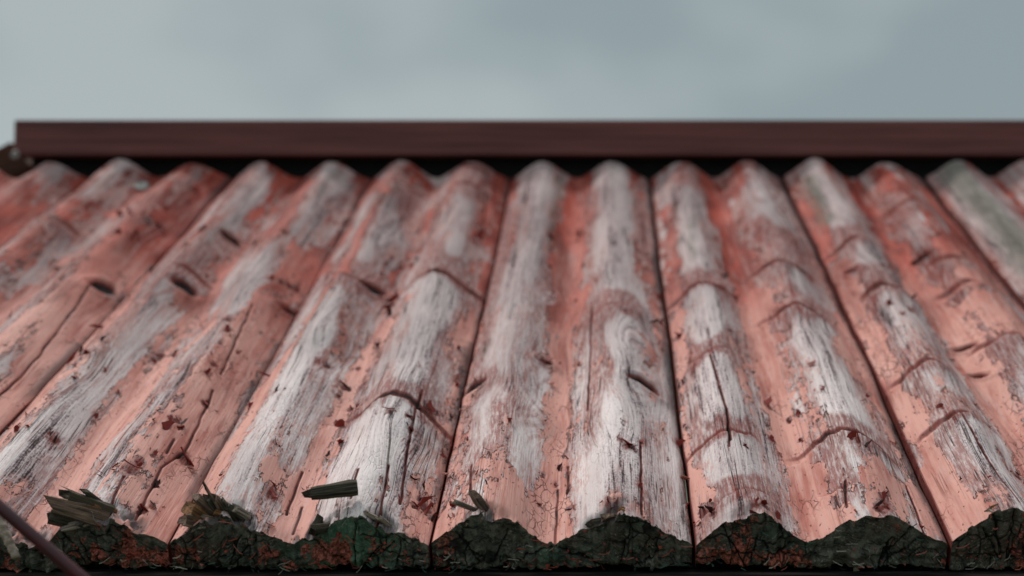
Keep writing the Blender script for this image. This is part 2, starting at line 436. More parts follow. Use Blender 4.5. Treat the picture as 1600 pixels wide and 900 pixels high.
    # drying checks along the grain (dirt-filled)
    ck = t.noise(g, (210, 3.2, 1), 2, 0.45, 0.0, off=(17, 5, 0))
    ckm = t.mul(t.step(t.m('ABSOLUTE', t.sub(ck, 0.5)), 0.0, 0.018, 1.0, 0.0), t.step(t.noise(g, (40, 9, 1), 2, 0.5, off=(1, 17, 0)), 0.52, 0.60))
    ckm = t.mul(ckm, t.step(pm, 0.0, 1.0, 0.85, 0.25))
    col = t.mix(ckm, col, (0.05, 0.03, 0.03))
    # algae and grime
    mo = t.step(t.add(MO, t.mul(t.sub(t.noise(g0, (60, 25, 1), 4, 0.6), 0.5), 0.9)), 0.15, 0.9)
    col = t.mix(t.mul(mo, 0.75), col, t.mix(fib, (0.05, 0.06, 0.045), (0.20, 0.21, 0.165)))
    grime = t.attr('grime')
    gm = t.step(t.add(grime, t.mul(t.sub(t.noise(g, (120, 20, 1), 4, 0.6, off=(1, 1, 5)), 0.5), 0.7)), 0.25, 1.0)
    col = t.mix(t.mul(gm, 0.8), col, (0.055, 0.045, 0.047))
    col = t.mix(t.mul(t.step(CR, 0.10, 0.45), 0.85), col, (0.17, 0.024, 0.016))
    col = t.mix(t.step(CR, 0.42, 0.95), col, (0.020, 0.009, 0.009))
    t.l.new(col, b.inputs['Base Color'])
    b.inputs['Roughness'].default_value = 0.72
    t.put(b.inputs['Roughness'], t.lin(pm, 0, 1, 0.9, 0.66))
    b.inputs['Specular IOR Level'].default_value = 0.14
    hh = t.add(t.mul(pm, 0.55), t.mul(t.add(t.mul(fib, 0.9), t.add(t.mul(rn, 0.35), t.mul(fib2, 0.6))), t.lin(pm, 0, 1, 1.0, 0.45)))
    hh = t.sub(hh, t.add(t.mul(ckm, 1.2), t.add(t.mul(crm, 0.35), t.mul(dots, 0.3))))
    hh = t.add(hh, t.mul(em, 0.5))
    t.l.new(t.bump(hh, 0.0016, 1.0), b.inputs['Normal'])
    return m


def wood_end():
    m, t, b = new_mat('rotting_end_grain')
    g = t.attr('rp', 'Vector')           # X, n
    ring = t.attr('ring'); red = t.attr('paint')
    gw = t.vadd(g, t.scale(t.noise(g, (60, 60, 1), 2, 0.5, color=True), (0.012, 0.012, 0)))
    big = t.noise(g, (16, 16, 1), 3, 0.5, off=(4, 4, 0))
    mid = t.noise(g, (120, 120, 1), 5, 0.7, off=(1, 4, 0))
    fine = t.noise(g, (500, 500, 1), 4, 0.7, off=(1, 9, 0))
    base = t.mix(t.step(mid, 0.35, 0.7), (0.010, 0.013, 0.012), (0.20, 0.19, 0.155))
    base = t.mix(t.mul(t.step(big, 0.50, 0.66), t.step(mid, 0.35, 0.6)), base, (0.030, 0.070, 0.048))
    base = t.mix(t.mul(t.step(t.noise(g, (30, 30, 1), 3, 0.6, off=(14, 1, 0)), 0.5, 0.66), 0.6), base, (0.085, 0.035, 0.022))
    rv = t.node('ShaderNodeCombineXYZ'); t.put(rv.inputs[0], ring)
    rn = t.noise(rv.outputs[0], (700, 1, 1), 2, 0.6)
    base = t.mix(t.mul(t.step(rn, 0.45, 0.62), 0.55), base, (0.17, 0.15, 0.12))
    base = t.mix(t.mul(t.mul(t.attr('moss'), t.step(t.add(big, t.mul(mid, .5)), 0.55, 0.80)), .85), base, t.mix(fine, (0.03, 0.085, 0.055), (0.16, 0.33, 0.22)))
    fl = t.step(fine, 0.55, 0.67)
    base = t.mix(t.mul(fl, t.step(t.noise(g, (45, 90, 1), 3, 0.6, off=(8, 8, 0)), 0.40, 0.62, 0.08, 0.75)), base, (0.42, 0.39, 0.33))
    rm = t.step(t.add(t.add(t.mul(red, 1.0), t.mul(t.sub(mid, 0.5), 2.0)), t.mul(t.sub(t.noise(g, (55, 38, 1), 4, 0.6, off=(21, 4, 0)), 0.5), 3.0)), 0.42, 0.55)
    base = t.mix(t.mul(rm, 0.9), base, t.mix(t.step(fine, 0.35, 0.65), (0.10, 0.014, 0.010), (0.66, 0.19, 0.135)))
    chk = t.node('ShaderNodeTexVoronoi', feature='DISTANCE_TO_EDGE'); t.l.new(t.scale(gw, (75, 75, 1)), chk.inputs['Vector'])
    chk.inputs['Scale'].default_value = 1; chk.inputs['Randomness'].default_value = 0.55
    cm = t.step(chk.outputs[0], 0.0, 0.08, 1.0, 0.0)
    cm = t.mul(cm, t.step(t.noise(g, (25, 25, 1), 2, 0.5, off=(2, 22, 0)), 0.42, 0.55))
    base = t.mix(t.mul(cm, 0.9), base, (0.004, 0.005, 0.005))
    base = t.mix(t.step(t.attr('crack'), 0.3, 0.9), base, (0.004, 0.005, 0.005))
    lip = t.mul(t.attr('front'), t.step(mid, 0.42, 0.6))
    base = t.mix(t.mul(lip, 0.75), base, (0.42, 0.36, 0.31))
    t.l.new(base, b.inputs['Base Color'])
    b.inputs['Roughness'].default_value = 0.8
    b.inputs['Specular IOR Level'].default_value = 0.25
    h = t.add(t.add(t.mul(mid, 1.0), t.mul(fine, 0.5)), t.sub(t.mul(rm, 0.35), t.mul(cm, 0.9)))
    t.l.new(t.bump(h, 0.0022, 1.0), b.inputs['Normal'])
    return m


def simple_wood(name, c0, c1, sc=(9, 220, 220), rough=0.8, bumpd=0.001, spec=0.3, lo=0.35, hi=0.65, own=False):
    m, t, b = new_mat(name)
    co = t.attr('gp', 'Vector') if own else t.node('ShaderNodeTexCoord').outputs['Object']
    n = t.noise(co, sc, 4, 0.6)
    n2 = t.noise(co, tuple(q * 0.22 for q in sc), 3, 0.6, off=(4, 1, 2))
    c = t.mix(t.step(t.add(t.mul(n, 0.6), t.mul(n2, 0.4)), lo, hi), c0, c1)
    t.l.new(c, b.inputs['Base Color'])
    b.inputs['Roughness'].default_value = rough
    b.inputs['Specular IOR Level'].default_value = spec
    t.l.new(t.bump(n, bumpd, 0.8), b.inputs['Normal'])
    return m


M_TOP = wood_top()
M_END = wood_end()
M_DARK = simple_wood('shade_dark_timber', (0.004, 0.005, 0.005), (0.016, 0.016, 0.015))  # shade under boards and ridge put into the timber colour
M_SPL = simple_wood('broken_splinter_wood', (0.014, 0.009, 0.007), (0.34, 0.215, 0.155), (900, 900, 35), 0.85, 0.0016, own=True)
M_SPLG = simple_wood('algae_green_splinter_wood', (0.008, 0.008, 0.006), (0.12, 0.095, 0.065), (900, 900, 35), 0.85, 0.0016, own=True)
M_SPLB = simple_wood('rusty_brown_splinter_wood', (0.05, 0.022, 0.010), (0.42, 0.20, 0.09), (900, 900, 35), 0.85, 0.0016, own=True)
M_SPLP = simple_wood('pale_splinter_wood', (0.06, 0.045, 0.035), (0.48, 0.38, 0.30), (900, 900, 35), 0.85, 0.0016, own=True)
M_FLK = simple_wood('curled_red_paint', (0.10, 0.007, 0.005), (0.36, 0.035, 0.022), (160, 160, 160), 0.55, 0.0004)  # red darkened for the shade on lifted undersides
M_FLKP = simple_wood('curled_salmon_paint', (0.40, 0.13, 0.10), (0.62, 0.27, 0.22), (160, 160, 160), 0.6, 0.0004)
M_FLKD = simple_wood('shaded_curled_paint', (0.012, 0.006, 0.006), (0.07, 0.015, 0.012), (160, 160, 160), 0.6, 0.0004)  # near-black stands for chip undersides in shade
M_RIDGE = simple_wood('dark_red_stained_ridge_wood', (0.095, 0.032, 0.030), (0.19, 0.064, 0.058), (5, 150, 190), 0.6, 0.0016, 0.35, 0.40, 0.60)
M_FASC = simple_wood('dusty_dark_fascia_wood', (0.012, 0.012, 0.012), (0.12, 0.09, 0.085), (14, 300, 300), 0.85, 0.001, 0.2, 0.42, 0.62)
M_VERGE = simple_wood('pale_orange_verge_wood', (0.14, 0.06, 0.045), (0.26, 0.13, 0.09), (4, 60, 60))


def litter_mat():
    m, t, b = new_mat('loose_fibre_and_paint_crumbs')
    k = t.attr('tint')
    r = t.node('ShaderNodeValToRGB'); t.l.new(k, r.inputs[0]); r.color_ramp.interpolation = 'CONSTANT'
    e = r.color_ramp.elements
    e[0].position = 0; e[0].color = (0.012, 0.016, 0.013, 1)
    e[1].position = 0.90; e[1].color = (0.36, 0.33, 0.29, 1)
    for p, c in ((0.22, (0.035, 0.05, 0.038, 1)), (0.38, (0.055, 0.10, 0.075, 1)), (0.48, (0.10, 0.085, 0.06, 1)), (0.58, (0.36, 0.06, 0.04, 1)),
                 (0.70, (0.40, 0.12, 0.09, 1)), (0.76, (0.13, 0.03, 0.022, 1)), (0.83, (0.40, 0.35, 0.29, 1))):
        x = e.new(p); x.color = c
    t.l.new(r.outputs[0], b.inputs['Base Color'])
    b.inputs['Roughness'].default_value = 0.75; b.inputs['Specular IOR Level'].default_value = 0.3
    return m


M_LIT = litter_mat()


def plain(name, c, rough=0.5, metal=0.0, c2=None, sc=60):
    m, t, b = new_mat(name)
    co = t.node('ShaderNodeTexCoord').outputs['Object']
    n = t.noise(co, (sc, sc, sc), 4, 0.6)
    t.l.new(t.mix(t.step(n, 0.35, 0.65), c, c2 or tuple(q * 0.7 for q in c)), b.inputs['Base Color'])
    b.inputs['Roughness'].default_value = rough; b.inputs['Metallic'].default_value = metal
    t.l.new(t.bump(n, 0.0003, 0.5), b.inputs['Normal'])
    return m


M_ROD = plain('glossy_dark_red_rod_paint', (0.085, 0.006, 0.012), 0.22, 0.0, (0.05, 0.005, 0.009))
M_STEEL = plain('dull_zinc_steel', (0.36, 0.35, 0.33), 0.5, 0.8)
M_STEM = plain('pale_dry_stem', (0.50, 0.40, 0.33), 0.8, 0, (0.24, 0.17, 0.13), 160)
M_GRASS = plain('grass_ground', (0.045, 0.065, 0.03), 0.9, 0, (0.085, 0.09, 0.05), 6)
M_WALL = simple_wood('dark_brown_wall_wood', (0.035, 0.014, 0.012), (0.09, 0.035, 0.028), (60, 60, 4))

# ------------------------------------------------------------------ ground
gr = mesh_obj('ground', [(-1500, -1500, 0), (1500, -1500, 0), (1500, 1500, 0), (-1500, 1500, 0)], [(0, 1, 2, 3)], M_GRASS, smooth=False)
gr['kind'] = 'structure'

# ------------------------------------------------------------------ roof
roof = bpy.data.objects.new('wooden_roof', None); COL.objects.link(roof)
roof.location = EAVE; roof.rotation_euler = (ALPHA, 0, 0)
roof['label'] = 'low roof of wavy red painted boards with peeling paint and splintered eave ends'
roof['category'] = 'roof'; roof['kind'] = 'thing'
EV = EAVE
RM = Matrix.Translation(EAVE) @ Matrix.Rotation(ALPHA, 4, 'X')


def board(i):
    XL, XR = SEAMS[i], SEAMS[i + 1]
    Wd = XR - XL
    seen = 1 <= i <= 8
    nc = 205 if seen else 60
    gap = 0.0006 if i <= 4 else 0.0014
    # rows: fine at the eave, coarser up the slope
    rows = [0.0]
    k0 = 0.0012 if seen else 0.006
    while rows[-1] < LEN:
        rows.append(rows[-1] + k0 + (0.0024 if seen else 0.006) * (rows[-1] / LEN))
    sv = np.array(rows); nr = len(sv)
    t1 = np.linspace(0, 1, nc)
    T, S0 = np.meshgrid(t1, sv)
    wobL = 0.0018 * vnoise(S0 * 3.1, 0 * S0 + i * 7.3, 5) + 0.0006 * vnoise(S0 * 30, 0 * S0 + i * 7.3, 6)
    wobR = 0.0018 * vnoise(S0 * 3.1, 0 * S0 + (i + 1) * 7.3, 5) + 0.0006 * vnoise(S0 * 30, 0 * S0 + (i + 1) * 7.3, 6)
    rgap = gap + (0.0022 if i in (7,) else 0.0)
    X = XL + gap + wobL + T * (Wd - gap - rgap + wobR - wobL)
    # ragged front
    fr1 = (0.0035 if i < 7 else 0.0012) * fbm(X * 55, 0 * X + i, 4, 31, 0.65) + 0.0012 * np.sign(vnoise(X * 260, 0 * X + 3, 8))
    Sg = S0 + fr1 * np.exp(-S0 / 0.012)
    Tt = np.clip(T + (0.026 * vnoise(Sg * 4.5 + i * 3, 0 * Sg + i * 1.7, 11) + 0.016 * vnoise(Sg * 12 + i * 3, T * 2, 12)) * np.sin(np.pi * T), 0, 1)
    H = profile(Tt)
    crest = H / AMP
    H = H * (1 + 0.10 * vnoise(Sg * 5 + i, T * 2 + i, 21) + 0.09 * vnoise(Sg * 13 + i, T * 3 + i * 2, 22))
    H += 0.0034 * fbm(X * 18, Sg * 9, 3, 40 + i)
    if i % 2 == 0: H = H + 0.0016
    if i == 7: H = H + 0.0045 * np.exp(-T * 3)      # the next board stands proud of the seam
    if i == 7: pass
    # rounded arrises at the seams
    e = np.minimum(T, 1 - T) * Wd
    H -= 0.0035 * np.exp(-e / 0.0028)
    crack = np.exp(-(e / 0.0009) ** 2) * (0.5 if i > 4 else 0.3)
    # knots bend the grain
    gX = X + 0.0028 * fbm(X * 9, Sg * 3.2, 3, 60 + i)
    ringadd = np.zeros_like(X)
    rr = random.Random(100 + i)
    kn = [(XL + rr.uniform(.12, .88) * Wd, rr.uniform(.03, 1.05), rr.uniform(.006, .012)) for _ in range(6)]
    if i == 6 - 1: kn += [(at(790, 625)[0], at(790, 625)[1], .010)]
    for gx, gy, gl, gwd, ga in GOUGE:
        x0, s0, _ = at(gx, gy)
        if XL < x0 < XR: kn.append((x0, s0 - 0.012, 0.010))
    for kx, ks, kr in kn:
        dx = X - kx; ds = Sg - ks
        q = np.exp(-(dx / (kr * 2.0)) ** 2 - (ds / (kr * 4.6)) ** 2)
        gX += -dx * 0.75 * q
        ringadd += kr * 1.5 * q
        H += 0.0022 * np.exp(-(dx / (kr * 1.6)) ** 2 - (ds / (kr * 3.4)) ** 2)
    # ring radius: pith wandering underneath each wave
    pithx = np.where(T < 0.5, XL + C1 * Wd, XL + C2 * Wd) + 0.012 * vnoise(Sg * 2, 0 * Sg + i * 9, 71)
    ring = np.hypot(gX - (XL + 0.47 * Wd + 0.03 * vnoise(Sg * 1.2, 0 * Sg + i * 5, 72)), (H + 0.05) * 1.4 + 0.010 * vnoise(Sg * 2.2, 0 * Sg + i, 73)) + ringadd
    # paint field
    valley = 1 - crest
    flank = np.clip(np.gradient(profile(t1), t1), -1, 1)
    P = -0.40 + 0.40 * valley ** 2 + 0.35 * fbm(X * 26, Sg * 5.5, 4, 90 + i) + 0.45 * fbm(X * 75, Sg * 26, 4, 95 + i, 0.6) + 0.75 * fbm(gX * 75, Sg * 4.0, 3, 98 + i, 0.6)
    P += 0.32 * sstep(-X, 0.25, 0.75) + 0.10 * sstep(0.09 - Sg, 0, 0.09)
    P += 0.80 * strokes(X, Sg, [q_ for q_ in PAINT if q_[0] > 0]) + 0.55 * strokes(X, Sg, [q_ for q_ in PAINT if q_[0] < 0])
    stain = 0.07 + 0.55 * fbm(gX * 60, Sg * 3.5, 4, 130 + i, .6) + 0.25 * fbm(X * 20, Sg * 9, 3, 133 + i) + 0.10 * sstep(Sg, .1, .9) + 0.9 * strokes(X, Sg, STAIN) + 0.25 * valley + 0.22 * np.clip(P + 0.4, 0, 1)
    moss = strokes(X, Sg, MOSS) - 0.12 + 0.12 * sstep(Sg, 0.7, 1.1)
    grime = (0.95 if i >= 5 else 0.4) * sstep(T, 0.935, 0.998) * (0.75 + 0.4 * vnoise(Sg * 6, 0 * Sg + i, 77)) + 0.22 * sstep(T, .78, .95) * (vnoise(Sg * 4, T * 6, 78) > 0)
    grime = grime + 0.30 * valley ** 3 * sstep(fbm(gX * 50, Sg * 5, 3, 151 + i), 0.0, 0.4)
    grime = grime + 0.45 * np.exp(-T * Wd / 0.0025)
    # ledges across the waves
    for lx, ly, hw, lip, sl_ in LEDGE:
        x0, s0, _ = at(lx, ly)
        if not (XL < x0 < XR): continue
        hw *= 0.0014; lip *= 0.001
        wx = np.exp(-((X - x0) / hw) ** 4)
        lk = 1 + 1.6 * s0
        d = Sg - (s0 + sl_ * (X - x0) - 5 * (X - x0) ** 2 + 0.004 * vnoise(X * 60, 0 * X + lx, 3) + 0.002 * vnoise(X * 200, 0 * X + lx, 4))
        H += wx * lip * 2.7 * np.where(d < 0, np.exp(d / 0.045), -0.25 * np.exp(-np.abs(d) / (0.014 * lk)) + 1.25 * np.exp(-(d / (0.004 * lk)) ** 2))
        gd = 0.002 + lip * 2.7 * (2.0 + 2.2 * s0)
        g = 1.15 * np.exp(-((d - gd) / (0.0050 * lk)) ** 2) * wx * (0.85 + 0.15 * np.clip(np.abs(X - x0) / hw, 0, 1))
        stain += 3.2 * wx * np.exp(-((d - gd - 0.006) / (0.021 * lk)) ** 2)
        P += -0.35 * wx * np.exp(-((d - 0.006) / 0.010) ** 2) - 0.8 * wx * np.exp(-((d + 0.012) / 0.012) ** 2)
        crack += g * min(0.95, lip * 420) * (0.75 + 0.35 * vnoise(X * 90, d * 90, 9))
    for gx, gy, gl, gwd, ga in GOUGE:
        x0, s0, _ = at(gx, gy)
        if not (XL - .02 < x0 < XR + .02): continue
        ca, sa = math.cos(R(ga)), math.sin(R(ga))
        dx = X - x0; ds = Sg - s0
        ds = ds + 0.10 * dx * dx / 0.01
        a = (dx * ca + ds * sa) / (gl * 0.00075); bb = (-dx * sa + ds * ca) / (gwd * 0.0013 * (1 + 1.3 * s0))
        rr2 = a * a + bb * bb + 0.35 * vnoise(X * 150, Sg * 80, 5)
        m_ = np.exp(-np.clip(rr2, 0, 30) ** 2)
        H -= 0.005 * m_ - 0.0018 * np.exp(-((np.sqrt(np.clip(rr2, 0, 60)) - 1.6) / 0.5) ** 2)
        crack += 1.1 * m_
        stain += 0.6 * np.exp(-rr2 / 6)
    for pts in CRACK:
        xs = [at(*p)[0] for p in pts]
        if max(xs) < XL - .01 or min(xs) > XR + .01: continue
        d = seg_dist(X + 0.0005 * vnoise(Sg * 60, 0 * Sg + pts[0][0], 2) , Sg, pts, 1.0)
        q = np.exp(-(d / 0.0010) ** 2)
        H -= 0.0016 * q; crack += 1.0 * q * (0.9 + 0.3 * vnoise(Sg * 90, X * 30, 44))
    for cx, cy, cs in CHIPS:
        x0, s0, _ = at(cx, cy)
        if not (XL < x0 < XR): continue
        d = np.hypot((X - x0), (Sg - s0) * 0.5) + 0.0016 * vnoise(X * 400, Sg * 300, 4)
        q = np.exp(-(d / (cs * 0.00042)) ** 4)
        crack += 0.38 * q; stain += 1.6 * np.exp(-(d / (cs * 0.00065)) ** 2); H -= 0.0008 * q
        P += -0.9 * q
    # paint thickness and grain relief in the mesh itself
    pm = sstep(P + 0.55 * fbm(X * 120, Sg * 26, 3, 3), 0.0, 0.12)
    H += 0.0005 * pm + 0.00035 * fbm(gX * 420, Sg * 7, 2, 8) * (1 - 0.6 * pm)
    # broken corner along the eave
    brk = np.zeros_like(X)
    for bx, by, br in ((160, 800, .030), (345, 805, .028), (500, 825, .022), (745, 815, .012), (945, 815, .018), (600, 810, .012), (30, 820, .03)):
        brk += np.exp(-((X - at(bx, by)[0]) / br) ** 4)
    brk = brk * sstep(fbm(X * 120, Sg * 60, 3, 71), -0.5, 0.3) * np.exp(-(S0 / (0.016 + 0.008 * vnoise(X * 60, 0 * X, 3))) ** 4)
    H -= 0.0085 * brk * (0.3 + 0.7 * crest)
    grime = grime + 1.3 * brk; P -= 1.5 * brk
    chip = np.clip(fbm(X * 38, Sg * 20, 3, 55 + i) - 0.0, 0, 1) * np.exp(-(S0 / 0.008) ** 2)
    H -= (0.007 if i < 7 else 0.002) * chip * (0.35 + crest)
    front = np.exp(-(S0 / 0.006) ** 2)
    # the board bottom, gnawed along the eave
    xb = X[0]
    bot = -0.021 + 0.0030 * fbm(xb * 14, 0 * xb + i, 3, 81) + 0.0016 * fbm(xb * 90, 0 * xb, 3, 82)
    nf = 34 if seen else 8
    q = np.linspace(0, 1, nf)[:, None]
    top = H[0][None, :]
    Nf = top + (bot[None, :] - top) * q
    Xf = np.repeat(X[0][None, :], nf, 0)
    low = sstep(-Nf, -0.006, 0.016)
    rough = (0.0010 + 0.0024 * low) * fbm(Xf * 70, Nf * 90, 4, 200 + i, 0.6) + (0.0003 + 0.0010 * low) * vnoise(Xf * 300, Nf * 300, 9)
    rough += 0.0045 * fbm(Xf * 60, Nf * 140, 3, 210 + i, 0.7) * low
    Sf = Sg[0][None, :] + (rough + 0.0016) * (1 - np.exp(-q * 10))
    # radial checks on the end grain
    cf = np.zeros_like(Xf)
    for c in (C1, C2):
        cx = XL + c * Wd; cn = -0.026
        rp = random.Random(int(i * 10 + c * 100))
        ang = np.arctan2(Nf - cn, Xf - cx); rad = np.hypot(Xf - cx, Nf - cn)
        for _ in range(4):
            a0 = rp.uniform(0.25, 2.9); r0 = rp.uniform(0, .012); r1 = rp.uniform(.03, .055)
            dd = np.abs(ang - a0 + 0.05 * vnoise(rad * 150, 0 * rad + a0 * 9, 4)) * rad
            cf += np.exp(-(dd / 0.0008) ** 2) * (rad > r0) * (rad < r1)
        for _ in range(3):
            r0 = rp.uniform(.012, .03); a0 = rp.uniform(0.3, 2.4)
            cf += 0.7 * np.exp(-((rad - r0 - .001 * vnoise(ang * 8, 0 * ang, 6)) / 0.0005) ** 2) * (ang > a0) * (ang < a0 + .7)
    cf = np.clip(cf, 0, 1)
    Sf += 0.003 * cf
    redf = 0.30 * low - 0.05 + 0.9 * fbm(Xf * 24, Nf * 10, 3, 300 + i) - 0.05
    ringf = np.hypot(Xf - (XL + 0.47 * Wd), (Nf + 0.05) * 1.4) + 0.001 * fbm(Xf * 50, Nf * 50, 2, 4)
    frf = np.exp(-((top - Nf) / 0.0035) ** 1.0) * (0.6 + 0.6 * vnoise(Xf * 40, Nf * 10, 5))
    # assemble
    Vs, Qs, mi, sm = [], [], [], []
    A = {k: [] for k in ('gp', 'rp', 'ring', 'paint', 'crack', 'stain', 'moss', 'grime', 'front')}
    off = 0

    def addgrid(Xa, Sa, Na, at_, mat, flip=False):
        nonlocal off
        r, c = Xa.shape
        Vs.append(np.stack([Xa.ravel() - XL, Sa.ravel(), Na.ravel()], 1))
        idx = np.arange(r * c).reshape(r, c) + off
        a, b_, c_, d_ = idx[:-1, :-1], idx[:-1, 1:], idx[1:, 1:], idx[1:, :-1]
        qd = np.stack([a, b_, c_, d_] if not flip else [a, d_, c_, b_], -1).reshape(-1, 4)
        Qs.append(qd); mi.append(np.full(len(qd), mat)); sm.append(np.full(len(qd), True))
        for k in A:
            v = at_.get(k, np.zeros_like(Xa))
            A[k].append((v if v.ndim == 3 else np.zeros(Xa.shape + (3,))).reshape(-1, 3) if k in ('gp', 'rp') else v.ravel())
        off += r * c

    def vec(a, b_): return np.stack([a, b_, np.zeros_like(a) + i * 0.37], -1)
    top_at = dict(gp=vec(gX, Sg), rp=vec(X, Sg), ring=ring, paint=P, crack=np.clip(crack, 0, 1), stain=stain, moss=moss, grime=grime, front=front)
    addgrid(X, Sg, H, top_at, 0)
    addgrid(Xf, Sf, Nf, dict(gp=vec(Xf, Nf), rp=vec(Xf, Nf), ring=ringf, paint=redf, crack=cf, front=np.clip(frf, 0, 1), moss=np.exp(-((Xf - at(540, 830)[0]) / .035) ** 4) + .5 * np.exp(-((Xf - at(860, 850)[0]) / .01) ** 4)), 1, flip=True)
    # long edges
    for side_ in (0, -1):
        Xe = np.stack([X[:, side_]] * 2, 1); Se = np.stack([Sg[:, side_]] * 2, 1)
        Ne = np.stack([H[:, side_], np.full(nr, -0.020)], 1)
        addgrid(Xe, Se, Ne, dict(gp=vec(Xe, Ne), rp=vec(Xe, Se), grime=np.full_like(Xe, 1.6), crack=np.full_like(Xe, .4)), 0, flip=(side_ == 0))
    # underside and back
    Xu = np.stack([X[0], X[-1]], 0); Su = np.stack([Sf[-1], Sg[-1]], 0); Nu = np.stack([Nf[-1], np.full(nc, -0.020)], 0)
    addgrid(Xu, Su, Nu, dict(rp=vec(Xu, Su), gp=vec(Xu, Su)), 2, flip=True)
    Xk = np.stack([X[-1]] * 2, 0); Sk = np.stack([Sg[-1]] * 2, 0); Nk = np.stack([H[-1], np.full(nc, -0.020)], 0)
    addgrid(Xk, Sk, Nk, {}, 2)
    o = grid_mesh('roof_board', np.concatenate(Vs), np.concatenate(Qs), [M_TOP, M_END, M_DARK], np.concatenate(mi),
                  {k: np.concatenate(v) for k, v in A.items()}, roof, (XL, 0, 0), np.concatenate(sm))

    def hs(x, s):
        """surface height at a point"""
        c = int(np.clip(round((x - XL) / Wd * (nc - 1)), 0, nc - 1)); r = int(np.clip(np.searchsorted(sv, s), 0, nr - 1))
        return float(H[r, c])
    return dict(o=o, XL=XL, XR=XR, hs=hs, X=X, S=Sg, H=H, P=P, front=(X[0], Sg[0], H[0], bot), i=i, t=T)


BO = [board(i) for i in range(len(SEAMS) - 1)]


def which(x):
    for b in BO:
        if b['XL'] <= x < b['XR']: return b
    return BO[0]


# ------------------------------------------------------------------ lifted paint chips
def flake_mesh(seed, mat):
    r = random.Random(seed)
    n = 9; sq = r.uniform(.25, .85)
    pts = [(0, 0)]
    for k in range(n):
        a = 2 * math.pi * k / n + r.uniform(-.25, .25)
        q = r.uniform(.22, 1.0)
        pts.append((math.cos(a) * q, math.sin(a) * q * sq * r.uniform(.7, 1.1)))
    cu = r.uniform(.3, 1.1); tw = r.uniform(-.3, .3)
    V = []
    for sgn in (1, -1):
        for x, y in pts:
            z = cu * ((x + 1) * .5) ** 2 + tw * y * x
            V.append((x, y, z + sgn * 0.035))
    m = n + 1
    F = [(0, 1 + k, 1 + (k + 1) % n) for k in range(n)] + [(m, m + 1 + (k + 1) % n, m + 1 + k) for k in range(n)]
    F += [(1 + k, m + 1 + k, m + 1 + (k + 1) % n, 1 + (k + 1) % n) for k in range(n)]
    me = bpy.data.meshes.new('paint_flake'); me.from_pydata(V, [], F); me.materials.append(mat)
    return me


FL = [flake_mesh(k, (M_FLK, M_FLK, M_FLKD, M_FLK, M_FLKP)[k % 5]) for k in range(20)]


def put_flake(x, s, size, me, lift=None):
    b = which(x)
    o = bpy.data.objects.new('paint_flake', me); COL.objects.link(o); o.parent = b['o']
    h = b['hs'](x, s)
    o.location = (x - b['XL'], s, h + size * 0.12)
    a = rng.uniform(0, 2 * math.pi)
    o.rotation_euler = (rng.uniform(.2, 1.1), rng.uniform(-.9, .1) if lift is None else lift, a)
    q = size * 0.55
    o.scale = (q, q, q)


for k, (cx, cy, cs) in enumerate(CHIPS):
    x, s, _ = at(cx, cy)
    if not (SEAMS[0] < x < SEAMS[-1] and 0.0 < s < LEN): continue
    put_flake(x, s, cs * 0.0018, FL[rng.choice([0, 1, 2, 3, 5, 6, 7, 8, 10, 11, 12, 13])])
    for _ in range(rng.choice((1, 2, 2, 3)) + (1 if cx < 800 else 0)):
        put_flake(x + rng.gauss(0, cs * .0009), max(0.002, s + rng.gauss(0, cs * .0011)), cs * .001 * rng.uniform(.35, .9), FL[rng.randrange(20)])
# small ones where the coat ends
for b in BO:
    if not 2 <= b['i'] <= 8: continue
    Pm, Xm, Sm = b['P'], b['X'], b['S']
    cand = np.argwhere((np.abs(Pm) < 0.10) & (Sm < 0.85))
    rr = random.Random(b['i'])
    for _ in range(130 if b['i'] < 6 else 80):
        r_, c_ = cand[rr.randrange(len(cand))]
        if rr.random() < .3 + Sm[r_, c_] / 1.4 - (.25 if b['i'] < 6 else 0): continue
        put_flake(float(Xm[r_, c_]), float(Sm[r_, c_]), (1 + .8 * float(Sm[r_, c_])) * (1.7 if b['i'] <= 5 and rr.random() < .4 else 1) * rr.uniform(.0018, .0036) * rr.choice((1, 1, 1.3, 1.7, 2.6)), FL[rr.randrange(20)])


